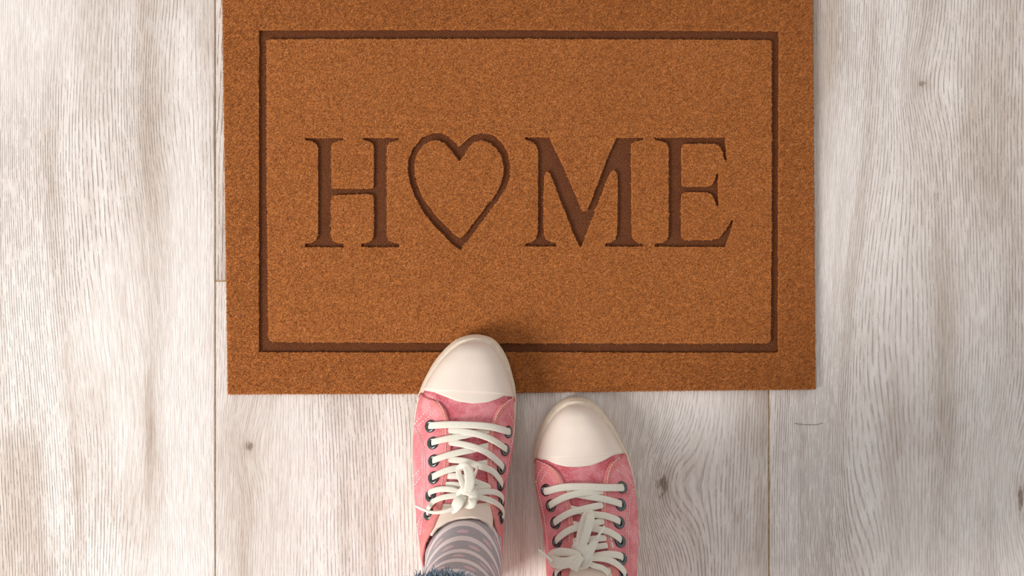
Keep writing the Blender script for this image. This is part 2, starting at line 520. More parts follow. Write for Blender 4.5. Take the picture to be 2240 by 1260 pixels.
def fibres(name, X, Y, parent, zbase=Z_TOP, length=(0.0016, 0.0034), lean=0.9, mat='fibre'):
    n = len(X)
    k = (CAM_H - zbase) / CAM_H / 2240
    B = np.stack([(X - 1120) * k, (630 - Y) * k, np.full(n, zbase - 0.0004)], 1)
    az = RNG.uniform(0, 2 * np.pi, n)
    ln = RNG.uniform(*length, n)
    tl = np.abs(RNG.normal(lean, 0.28, n)).clip(0.1, 1.35)
    D = np.stack([np.cos(az) * np.sin(tl), np.sin(az) * np.sin(tl), np.cos(tl)], 1)
    T = B + D * ln[:, None]
    w = RNG.uniform(0.00020, 0.00034, n)
    S = np.stack([-np.sin(az), np.cos(az), np.zeros(n)], 1)
    U = np.cross(D, S)
    V = np.empty((n, 4, 3))
    V[:, 0] = B + S * w[:, None]; V[:, 1] = B - S * w[:, None] * 0.6 + U * w[:, None] * 0.8; V[:, 2] = B - S * w[:, None] * 0.6 - U * w[:, None] * 0.8; V[:, 3] = T
    idx = np.arange(n)[:, None] * 4
    F = np.concatenate([idx + np.array([[0, 1, 3]]), idx + np.array([[1, 2, 3]]), idx + np.array([[2, 0, 3]])], 1).reshape(-1, 3)
    me = bpy.data.meshes.new(name)
    me.vertices.add(n * 4); me.vertices.foreach_set('co', V.ravel())
    me.loops.add(F.size); me.loops.foreach_set('vertex_index', F.ravel().astype(np.int32))
    me.polygons.add(len(F)); me.polygons.foreach_set('loop_start', np.arange(0, F.size, 3, dtype=np.int32))
    me.update(calc_edges=True)
    o = link(name, me, M[mat], parent, smooth=False)
    o['kind'] = 'stuff'
    return o


NF = 330000
X = RNG.uniform(484, 1786, NF); Y = RNG.uniform(-22, 864, NF)
ok = inside(mat_outer, X, Y)
in_o = inside(loops['frame_o'], X, Y); in_i = inside(loops['frame_i'], X, Y)
inH = inside(loops['H'], X, Y) | inside(loops['M'], X, Y) | inside(loops['E'], X, Y)
ho = inside(loops['heart_o'], X, Y); hi = inside(loops['heart_i'], X, Y)
b_ = ok & ~in_o
f_ = in_i & ~inH & ~ho
fibres('border_fibres', X[b_], Y[b_], border, lean=0.7, mat='fibre_dark')
fibres('field_fibres', X[f_], Y[f_], field)
fibres('heart_fibres', X[hi], Y[hi], core)
# fuzz on the outer cut edge
ex, ey = [], []
for (x0, y0), (x1, y1) in zip(mat_outer, mat_outer[1:] + mat_outer[:1]):
    L = math.hypot(x1 - x0, y1 - y0); n = int(L * 3)
    t = RNG.uniform(0, 1, n)
    ex.append(x0 + (x1 - x0) * t); ey.append(y0 + (y1 - y0) * t)
fibres('edge_fibres', np.concatenate(ex), np.concatenate(ey), border, 0.0042, (0.0008, 0.0022), 1.1)


# ------------------------------------------------------------------ ribbons, tubes
def ribbon(name, P, N, W, T, mat, parent, closed_ends=True):
    """flat band with rounded edges swept along P, lying against normals N"""
    P = np.array(P, float); N = np.array(N, float)
    n = len(P)
    W = np.broadcast_to(np.array(W, float), (n,)); T = np.broadcast_to(np.array(T, float), (n,))
    D = unit(np.gradient(P, axis=0))
    N = unit(N - D * np.sum(N * D, 1, keepdims=True))
    S = np.cross(D, N)
    prof = [(-1, 0), (-0.88, 0.75), (-0.5, 1), (0, 1.05), (0.5, 1), (0.88, 0.75), (1, 0), (0.88, -0.75), (0, -1), (-0.88, -0.75)]
    m = len(prof)
    verts = []
    for i in range(n):
        for a, b in prof:
            verts.append(P[i] + S[i] * a * W[i] / 2 + N[i] * b * T[i] / 2)
    faces = []
    for i in range(n - 1):
        for j in range(m):
            k = (j + 1) % m
            faces.append([i * m + j, (i + 1) * m + j, (i + 1) * m + k, i * m + k])
    if closed_ends:
        faces.append(list(range(m))); faces.append(list(range((n - 1) * m, n * m))[::-1])
    return mesh(name, verts, faces, mat, parent)


# ------------------------------------------------------------------ sneakers
EYE = {}


def eyelet_mesh():
    if 'ring' in EYE: return EYE['ring'], EYE['hole']
    R, r, seg, sec = 0.0043, 0.0017, 24, 8
    v, f = [], []
    for i in range(seg):
        a = 2 * math.pi * i / seg
        for j in range(sec):
            b = 2 * math.pi * j / sec
            v.append(((R + r * math.cos(b)) * math.cos(a), (R + r * math.cos(b)) * math.sin(a), 0.8 * r * math.sin(b)))
    for i in range(seg):
        for j in range(sec):
            f.append([i * sec + j, ((i + 1) % seg) * sec + j, ((i + 1) % seg) * sec + (j + 1) % sec, i * sec + (j + 1) % sec])
    me = bpy.data.meshes.new('eyelet'); me.from_pydata(v, [], f); me.materials.append(M['metal'])
    me.polygons.foreach_set('use_smooth', [True] * len(me.polygons))
    v = [(0, 0, -0.0006)] + [(R * 0.9 * math.cos(2 * math.pi * i / seg), R * 0.9 * math.sin(2 * math.pi * i / seg), 0.0) for i in range(seg)]
    f = [[0, 1 + i, 1 + (i + 1) % seg] for i in range(seg)]
    mh = bpy.data.meshes.new('eyelet_shade_disc'); mh.from_pydata(v, [], f); mh.materials.append(M['hole'])  # no hole is cut: dark disc with the eyelet's inner shade as its colour
    EYE['ring'], EYE['hole'] = me, mh
    return me, mh


class Sneaker:
    ZW = 0.021       # height at which the upper leaves the rubber band

    def __init__(self, label, outline, lift, prof, root_at):
        self.lift = lift
        self.root = empty('sneaker', fl(*root_at))
        tag(self.root, label, 'sneaker', 'pair of pink canvas sneakers')
        # outline measured at the widest level of the band; turned into floor-plan units
        kk = (CAM_H - 0.016) / CAM_H
        O = catmull([(1120 + (x - 1120) * kk, 630 + (y - 630) * kk) for x, y in outline], 260, True)
        self.O = O
        tang = unit(np.roll(O, -1, 0) - np.roll(O, 1, 0))
        nrm = np.stack([tang[:, 1], -tang[:, 0]], 1)
        cen = O.mean(0)
        if np.mean(np.sum((O - cen) * nrm, 1)) > 0: nrm = -nrm
        self.nin = nrm
        self.ty = O[:, 1].min()
        s = O[:, 1] - self.ty
        self.inset = np.interp(s, [0, 60, 140, 240, 480, 600], [17, 14, 8.5, 4.5, 3.5, 6])
        I = O + nrm * self.inset[:, None]
        self.I = I
        self.tip = I[:, 1].min(); self.heel = I[:, 1].max()
        it, ih = I[:, 1].argmin(), I[:, 1].argmax()
        R = np.roll(I, -it, 0); k = (ih - it) % len(I)
        A, B = R[:k + 1], np.concatenate([R[k:], R[:1]])[::-1]
        if A[len(A) // 2, 0] > B[len(B) // 2, 0]: A, B = B, A
        self.A, self.B = A, B
        self.prof = np.array(prof, float)
        self.build_form()

    def edge(self, C, y):
        o = np.argsort(C[:, 1]); return np.interp(y, C[o, 1], C[o, 0])

    def build_form(self):
        NV, NU = 260, 140
        t = (1 - np.cos(np.linspace(0, np.pi, NV))) / 2
        ys = self.tip + (self.heel - self.tip) * t
        s = ys - self.tip
        hs = np.interp(np.sqrt(s), np.sqrt(self.prof[:, 0]), self.prof[:, 1])
        ker = np.ones(9) / 9
        hp = np.convolve(np.pad(hs, 4, mode='edge'), ker, 'valid'); hp[:6] = hs[:6]; hs = hp
        xl, xr = self.edge(self.A, ys), self.edge(self.B, ys)
        G = np.zeros((NV, NU + 1, 3))
        for i in range(NV):
            f = s[i] / (self.heel - self.tip)
            n = np.interp(f, [0, 0.25, 0.5, 0.7, 1], [2.25, 2.25, 2.25, 2.5, 2.8])
            th = np.linspace(0, np.pi, NU + 1)
            cx = -np.sign(np.cos(th)) * np.abs(np.cos(th)) ** (2 / n)
            cz = np.abs(np.sin(th)) ** (2 / n)
            bulge = 1 + 0.035 * np.sin(np.clip(cz, 0, 1) * np.pi) * np.interp(f, [0.25, 0.45], [0, 1])
            x = (xl[i] + xr[i]) / 2 + (xr[i] - xl[i]) / 2 * cx * bulge
            G[i, :, 0] = (x - 1120) / 2240
            G[i, :, 1] = (630 - ys[i]) / 2240
            G[i, :, 2] = self.ZW + hs[i] * cz + self.lift(ys[i])
        self.G = G; self.NV, self.NU = NV, NU
        dv = np.gradient(G, axis=0); du = np.gradient(G, axis=1)
        N = np.cross(dv, du)
        N = unit(N)
        flip = np.sum(N * (G - np.array([G[:, :, 0].mean(), G[:, :, 1].mean(), 0.0])), axis=2)
        if np.median(N[NV // 3, NU // 4:3 * NU // 4, 2]) < 0: N = -N
        N[0] = unit(N[2] + np.array([0, 0.5, 0.2])); N[-1] = N[-2]
        N[:, 0] = N[:, 1]; N[:, -1] = N[:, -2]
        self.N = N
        polys = []
        for i in range(NV - 1):
            for j in range(NU):
                polys.append((i * (NU + 1) + j, (i + 1) * (NU + 1) + j, (i + 1) * (NU + 1) + j + 1, i * (NU + 1) + j + 1))
        self.bvh = BVHTree.FromPolygons([tuple(v) for v in G.reshape(-1, 3)], polys)

    def hit(self, x, y):
        """(row, column) of the form where it was seen at photo position x, y"""
        o = Vector((0, 0, CAM_H))
        d = (px(x, y, 0) - o).normalized()
        loc, nor, idx, _ = self.bvh.ray_cast(o, d)
        if loc is None:
            # beside the form: nearest point of it
            p = px(x, y, self.ZW)
            loc, nor, idx, _ = self.bvh.find_nearest(p)
        i, j = idx // self.NU, idx % self.NU
        p0 = self.G[i, j]; a = self.G[i + 1, j] - p0; b = self.G[i, j + 1] - p0
        q = np.array(loc) - p0
        A = np.stack([a, b], 1)
        st = np.linalg.lstsq(A, q, rcond=None)[0]
        return i + float(np.clip(st[0], 0, 1)), j + float(np.clip(st[1], 0, 1))

    def ev(self, v, u):
        v = min(max(v, 0), self.NV - 1.0001); u = min(max(u, 0), self.NU - 0.0001)
        i, j = int(v), int(u); a, b = v - i, u - j
        f = lambda G: (G[i, j] * (1 - a) + G[i + 1, j] * a) * (1 - b) + (G[i, j + 1] * (1 - a) + G[i + 1, j + 1] * a) * b
        return f(self.G), unit(f(self.N))

    def at(self, x, y, off):
        p, n = self.ev(*self.hit(x, y))
        return p + n * off, n

    def sheet(self, name, rows, off, thick, mat):
        """rows: list of lists of (v,u); a panel of real thickness lying on the form"""
        verts, faces = [], []
        m = len(rows[0])
        for r in rows:
            for v, u in r:
                p, n = self.ev(v, u); verts.append(p + n * off)
        for i in range(len(rows) - 1):
            for j in range(m - 1):
                faces.append([i * m + j, (i + 1) * m + j, (i + 1) * m + j + 1, i * m + j + 1])
        o = mesh(name, verts, faces, mat, self.root)
        # make normals face outwards before the thickness goes inwards
        me = o.data
        mid = me.polygons[len(me.polygons) // 2]
        v, u = rows[len(rows) // 2][m // 2]
        n = self.ev(v, u)[1]
        if np.dot(np.array(mid.normal), n) < 0: me.flip_normals()
        s = o.modifiers.new('thickness', 'SOLIDIFY'); s.thickness = thick; s.offset = -1.0
        return o

    def line(self, pts, n, off, absz=False):
        """smooth path over the form through photo positions; pts rows x, y[, extra offset]"""
        q = catmull([(p[0], p[1], p[2] if len(p) > 2 else 0.0) for p in pts], n)
        P, N = [], []
        for x, y, e in q:
            if absz:
                P.append(np.array(px(x, y, e))); N.append(np.array([0, 0, 1.0])); continue
            p, nn = self.at(x, y, off)
            p = p + unit(np.array([0, 0, CAM_H]) - p) * e
            P.append(p); N.append(nn)
        P, N = np.array(P), np.array(N)
        if n > 8:
            for _ in range(2):
                P[1:-1] = (P[:-2] + 2 * P[1:-1] + P[2:]) / 4; N[1:-1] = (N[:-2] + 2 * N[1:-1] + N[2:]) / 4
        return P, N

    def build(self, d):
        # band of rubber round the shoe
        n = len(self.O)
        prof = [(2.0, 0.0005), (0.3, 0.002), (0.0, 0.006), (0.0, 0.0125)]
        band = [(0.16, 0.0165), (0.36, 0.0192), (0.44, 0.0205), (0.52, 0.0207), (0.60, 0.0203), (0.76, 0.0218), (0.84, 0.0231), (0.94, 0.0238), (1.06, 0.0234), (1.25, 0.0205)]
        rings = []
        for a, z in prof: rings.append((self.O + self.nin * a, z))
        for a, z in band: rings.append((self.O + self.nin * (self.inset[:, None] * a), z))
        verts, faces = [], []
        m = len(rings)
        for R_, z in rings:
            for x, y in R_: verts.append(fl(x, y, z + self.lift(y)))
        for k in range(m - 1):
            for i in range(n):
                j = (i + 1) % n
                faces.append([k * n + i, k * n + j, (k + 1) * n + j, (k + 1) * n + i])
        mesh('rubber_foxing', verts, faces, M['foxing'], self.root)
        verts, faces = [], []
        for z in (0.0, 0.0045):
            for x, y in self.O + self.nin * 2.2: verts.append(fl(x, y, z + self.lift(y)))
        faces.append(list(range(n))); faces.append(list(range(n, 2 * n)))
        for i in range(n): faces.append([i, (i + 1) % n, n + (i + 1) % n, n + i])
        mesh('outsole', verts, faces, M['gum'], self.root, smooth=False)
        # toe cap and the lip behind it
        cu = sorted((u, v) for v, u in (self.hit(*p) for p in d['cap']))
        lu = sorted((u, v) for v, u in (self.hit(*p) for p in d['cap_line']))
        us = np.linspace(0, self.NU, 81)
        vc = np.interp(us, [a for a, _ in cu], [b for _, b in cu]); vl = np.interp(us, [a for a, _ in lu], [b for _, b in lu])
        vl = np.minimum(vl, vc)
        rows = [[(vl[k] * r + 0.6 * (1 - r), us[k]) for k in range(81)] for r in np.linspace(0, 1, 46)]
        self.sheet('toe_cap', rows, 0.0017, 0.0016, M['rubber'])
        rows = [[(vl[k] - 4 + (vc[k] - vl[k] + 4) * r, us[k]) for k in range(81)] for r in np.linspace(0, 1, 8)]
        self.sheet('toe_cap_lip', rows, 0.0012, 0.0011, M['rubber'])
        # vamp below, tongue further up
        v0 = min(vc) - 6
        v1 = self.hit(*d['vamp_end'])[0]
        rows = [[(v0 + (v1 - v0) * r, u) for u in us] for r in np.linspace(0, 1, 24)]
        self.sheet('vamp', rows, 0.0, 0.001, M['rose'])
        te = sorted((u, v) for v, u in (self.hit(*p) for p in d['tongue_top']))
        ua, ub = te[0][0], te[-1][0]
        ut = np.linspace(ua, ub, 31)
        vt = np.interp(ut, [a for a, _ in te], [b for _, b in te])
        vm = self.hit(*d['tongue_mid'])[0]
        vs = self.hit(*d['tongue_start'])[0]
        rows = [[(vs + (vm - vs) * r, u) for u in ut] for r in np.linspace(0, 1, 24)]
        self.sheet('tongue', rows, 0.0004, 0.0015, M['rose'])
        rows = [[(vm - 1 + (vt[k] - vm + 1) * r, ut[k]) for k in range(31)] for r in np.linspace(0, 1, 16)]
        o = self.sheet('tongue_lining', rows, 0.0012, 0.0028, M['lining'])
        o['label'] = 'cream padded end of the tongue'
        # quarters with their tape bindings
        for side, key in ((0, 'edge_left'), (1, 'edge_right')):
            e = [self.hit(*p) for p in d[key]]
            e.sort()
            ev_, eu = [a for a, _ in e], [b for _, b in e]
            u_out = 0.0 if side == 0 else float(self.NU)
            eu[0] = u_out
            vlast = ev_[-1]; vcol = ev_[-3]
            for f in (0.25, 0.5, 0.75, 1.0):
                v = vlast + (self.NV - 1 - vlast) * f
                zc = self.ZW + self.lift(1290) + np.interp(f, [0.25, 0.5, 0.75, 1.0], d['collar'])
                colz = self.G[int(min(v, self.NV - 2)), :, 2]
                half = range(0, self.NU // 2) if side == 0 else range(self.NU, self.NU // 2, -1)
                uu = next((j for j in half if colz[j] >= zc), self.NU // 2)
                ev_.append(v); eu.append(float(uu))
            vv = np.unique(np.concatenate([np.linspace(ev_[0], self.NV - 1, 110), ev_]))
            ue = np.interp(vv, ev_, eu)
            k3 = np.array([1, 2, 3, 2, 1]) / 9
            ues = np.convolve(np.pad(ue, 2, mode='edge'), k3, 'valid'); ues[0] = u_out
            rows = [[(v, u_out + (u - u_out) * c) for c in np.linspace(0, 1, 20)] for v, u in zip(vv, ues)]
            self.sheet('quarter', rows, 0.0018, 0.0018, M['canvas'])
            step = max(1, len(vv) // 75)
            P = np.array([self.ev(v, u)[0] + self.ev(v, u)[1] * 0.0018 for v, u in zip(vv[::step], ues[::step])])
            N = np.array([self.ev(v, u)[1] for v, u in zip(vv[::step], ues[::step])])
            for _ in range(3):
                P[1:-1] = (P[:-2] + 2 * P[1:-1] + P[2:]) / 4; N[1:-1] = (N[:-2] + 2 * N[1:-1] + N[2:]) / 4
            # tape sits just outside the edge
            D = unit(np.gradient(P, axis=0)); S = unit(np.cross(D, N))
            sgn = -1.0 if side == 0 else 1.0
            want = S * np.sign(np.sum(S * np.array([sgn, 0.0, 0.0]), 1, keepdims=True) + 1e-9)
            vq = vv[::step]
            wd = np.interp(vq, [vcol - 12, vcol + 6], [0.0056, 0.0095])
            P2 = P + want * (wd * 0.38)[:, None]
            ribbon('edge_binding', P2, N, wd, 0.0021, M['binding'], self.root)
        # eyelets
        ring, hole = eyelet_mesh()
        for x, y in d['eyelets']:
            p, nn = self.at(x, y, 0.0022)
            q = Vector(nn).to_track_quat('Z', 'Y')
            o = bpy.data.objects.new('eyelet', ring); COL.objects.link(o); o.parent = self.root
            o.location = Vector(p) - Vector(self.root.location); o.rotation_mode = 'QUATERNION'; o.rotation_quaternion = q
            h = bpy.data.objects.new('eyelet_shade_disc', hole); COL.objects.link(h); h.parent = o
        # stitches: short pale dashes, one part
        verts, faces = [], []
        for k_, pts in enumerate(d['stitch']):
            so = 0.0034 if k_ >= len(d['stitch']) - 2 else 0.0022
            q = catmull(pts, 400)
            L = np.concatenate([[0], np.cumsum(np.hypot(*np.diff(q, axis=0).T))])
            k = 0.0
            while k < L[-1] - 5:
                seg = []
                for t in (k, k + 4.6):
                    x, y = np.interp(t, L, q[:, 0]), np.interp(t, L, q[:, 1])
                    seg.append(self.at(x, y, so))
                (p0, n0), (p1, n1) = seg
                dr = unit(p1 - p0); sd = np.cross(dr, n0) * 0.00030
                s = len(verts)
                for p, nn in seg:
                    verts += [p + sd, p + nn * 0.00045, p - sd]
                faces += [[s, s + 3, s + 4, s + 1], [s + 1, s + 4, s + 5, s + 2], [s, s + 1, s + 2], [s + 3, s + 5, s + 4]]
                k += 6.6
        o = mesh('stitching', verts, faces, M['stitch'], self.root, smooth=False); o['kind'] = 'stuff'
        # laces: knot first, the strands belong to it
        knot = None
        for name, pts, off, w, t in d['laces']:
            P, N = self.line(pts, max(14, int(7 * len(pts))), off or 0.0, off is None)
            W = w
            if isinstance(w, (list, tuple)):
                W = np.interp(np.linspace(0, 1, len(P)), np.linspace(0, 1, len(w)), w)
            o = ribbon(name, P, N, np.array(W) / 2240 * 0.95, t, M['aglet'] if name == 'lace_tip' else M['lace'], knot if knot is not None else self.root)
            if knot is None: knot = o


profile = [(0, 0.0), (3, 0.0065), (8, 0.0115), (18, 0.0170), (40, 0.0225), (80, 0.0275), (140, 0.033), (200, 0.041), (260, 0.051), (310, 0.060), (345, 0.069), (375, 0.083), (410, 0.100), (460, 0.115), (600, 0.118)]

# the foot on the left steps on the mat with its toes, heel on the floor
left = Sneaker('pink canvas sneaker stepping on the mat, grey striped sock in it',
    [(1033, 731.5), (1004, 739), (984, 753), (965, 772), (949, 793), (936, 815.5), (924, 840), (915, 865), (910, 890), (906, 931), (906, 971), (908, 1028), (911, 1071), (916, 1120), (924, 1170), (938, 1225), (962, 1272), (1008, 1300),
     (1050, 1290), (1080, 1255), (1096, 1203), (1101, 1150), (1104, 1100), (1108, 1057), (1116, 1014), (1123, 971), (1127, 929), (1129, 892), (1129, 865), (1126, 840), (1121, 820), (1112, 789), (1097, 760), (1079, 741), (1057, 733)],
    lambda y: max(0.0, (1255 - y)) / 395.0 * 0.0092, profile, (1015, 1200))
left.build(dict(
    cap=[(933, 855), (951, 858), (975.5, 868), (1004, 879), (1035, 883), (1066, 880), (1091, 871), (1101, 866), (1120, 867)],
    cap_line=[(933, 854), (951, 856), (1000, 857), (1050, 860), (1100, 863.5), (1120, 866)],
    vamp_end=(1030, 960), tongue_start=(1030, 932), tongue_mid=(1030, 1106), tongue_top=[(943, 1172), (955, 1156), (980, 1141), (1005, 1134), (1030, 1132), (1050, 1135), (1066, 1146), (1076, 1162)],
    edge_left=[(922, 858), (945, 866), (962, 878), (975, 898), (983, 923), (986, 955), (986, 986), (983, 1020), (977, 1057), (970, 1100), (961, 1128), (948, 1160), (934, 1186)],
    edge_right=[(1124, 866), (1108, 873), (1095, 884), (1083, 903), (1074, 923), (1068, 950), (1066, 980), (1064, 1014), (1066, 1060), (1070, 1100), (1078, 1135), (1084, 1160), (1090, 1186)],
    collar=[0.046, 0.040, 0.042, 0.050],
    eyelets=[(944, 933), (949, 970), (951, 1009), (951, 1046), (945, 1085), (941, 1126), (1108, 945), (1101, 984), (1093, 1024), (1091, 1061), (1092, 1098), (1090, 1134)],
    stitch=[[(945, 890), (928, 909), (911, 929)], [(956, 898), (936, 916), (917, 934)], [(910, 931), (921, 957), (928, 986), (930, 1043), (930, 1100), (928, 1143), (924, 1171)], [(913, 934), (925, 960), (932, 988), (934, 1043), (934, 1100)],
            [(905, 1046), (916, 1035), (927, 1024)], [(907, 1066), (918, 1053), (928, 1040)], [(911, 1160), (922, 1140), (930, 1120)],
            [(1109, 905), (1119, 930), (1117, 955), (1112, 985), (1106, 1020), (1102, 1071), (1100, 1130)],
            [(937, 863), (958, 876), (971, 897), (977, 925), (977, 990), (973, 1040), (964, 1090)], [(1116, 870), (1096, 888), (1084, 906), (1078, 925), (1073, 955), (1070, 1010), (1073, 1060)]],
    laces=[
        ('shoelace', [(1000, 1094, -0.001), (1012, 1076, 0.008), (1030, 1078, 0.009), (1034, 1092, 0.008), (1020, 1106, 0.004), (1006, 1102, -0.002)], 0.003, [10, 20, 24, 22, 18, 8], 0.005),
        ('lace_strand', [(943, 932, -0.0035), (949, 932, 0.001), (985, 930, 0.0014), (1030, 931, 0.0016), (1070, 934, 0.0014), (1102, 943, 0.001), (1110, 945, -0.0035)], 0.0035, 15.5, 0.0015),
        ('lace_strand', [(948, 970, -0.0035), (954, 967, 0.001), (985, 960, 0.001), (1015, 954, 0.0005), (1045, 947, -0.001), (1072, 940, -0.0017)], 0.0032, 14.5, 0.0014),
        ('lace_strand', [(1102, 985, -0.0035), (1097, 979, 0.001), (1070, 961, 0.002), (1040, 950, 0.002), (1010, 945, 0.0005), (978, 942, -0.0017)], 0.0035, 14.5, 0.0014),
        ('lace_strand', [(950, 1009, -0.0035), (956, 1006, 0.001), (985, 996, 0.001), (1015, 989, 0.0005), (1045, 982, -0.001), (1072, 974, -0.0017)], 0.0032, 14.5, 0.0014),
        ('lace_strand', [(1094, 1025, -0.0035), (1091, 1017, 0.001), (1066, 994, 0.002), (1040, 981, 0.002), (1010, 973, 0.0005), (978, 968, -0.0017)], 0.0035, 14.5, 0.0014),
        ('lace_strand', [(950, 1046, -0.0035), (955, 1042, 0.001), (980, 1030, 0.0015), (1010, 1024, 0.001), (1040, 1018, -0.001), (1070, 1011, -0.0017)], 0.0032, 14.5, 0.0014),
        ('lace_strand', [(1092, 1062, -0.0035), (1090, 1054, 0.001), (1074, 1032, 0.002), (1048, 1021, 0.002), (1015, 1010, 0.0005), (978, 1006, -0.0017)], 0.0035, 14.5, 0.0014),
        ('lace_strand', [(976, 1043, -0.0017), (1000, 1043, 0.0005), (1030, 1052, 0.0005), (1071, 1068, -0.0017)], 0.0030, 14, 0.0014),
        ('lace_strand', [(974, 1062, -0.0017), (1000, 1062, 0.001), (1040, 1070, 0.001), (1072, 1064, -0.0017)], 0.0032, 13, 0.0014),
        ('lace_strand', [(944, 1086, -0.0035), (946, 1078, 0.001), (965, 1072, 0.002), (990, 1073, 0.003), (1014, 1082, 0.004)], 0.0034, 13, 0.0015),
        ('lace_strand', [(940, 1127, -0.0035), (944, 1113, 0.001), (955, 1098, 0.002), (978, 1089, 0.003), (1012, 1086, 0.004)], 0.0038, 13, 0.0015),
        ('lace_strand', [(1093, 1099, -0.0035), (1092, 1088, 0.001), (1080, 1078, 0.002), (1058, 1077, 0.003), (1026, 1083, 0.004)], 0.0034, 13, 0.0015),
        ('lace_strand', [(1091, 1135, -0.0035), (1093, 1120, 0.001), (1084, 1106, 0.002), (1062, 1094, 0.003), (1028, 1088, 0.004)], 0.0038, 13, 0.0015),
        ('bow_loop', [(1018, 1084, 0.009), (1012, 1060, 0.009), (1004, 1036, 0.007), (1005, 1024, 0.008), (1016, 1020, 0.011), (1024, 1030, 0.014), (1027, 1055, 0.013), (1022, 1080, 0.010)], 0.0035, [12, 13, 13, 12, 14, 21, 23, 18], 0.0016),
        ('lace_end', [(1022, 1082, 0.008), (1030, 1060, 0.008), (1037, 1040, 0.007), (1043, 1021, 0.007)], 0.0035, [12, 8, 6, 6], 0.0022),
        ('lace_end', [(1020, 1084, 0.003), (1010, 1093, 0.009), (1002, 1104, 0.009), (995, 1116, 0.005), (990, 1124, 0.0)], 0.0040, [10, 20, 26, 22, 10], 0.0016),
        ('lace_end', [(1022, 1086, 0.004), (1031, 1094, 0.009), (1030, 1106, 0.008), (1020, 1112, 0.003)], 0.0040, [10, 18, 20, 9], 0.0016),
        ('lace_end', [(1002, 1108, 0.099), (980, 1117, 0.100), (958, 1121, 0.099), (940, 1120, 0.097), (928, 1115, 0.095)], None, [10, 9, 8, 7, 6], 0.0026),
        ('lace_tip', [(930, 1116, 0.0953), (920, 1112, 0.0935), (910, 1107, 0.091)], None, [6, 6, 5], 0.0026),
    ]))

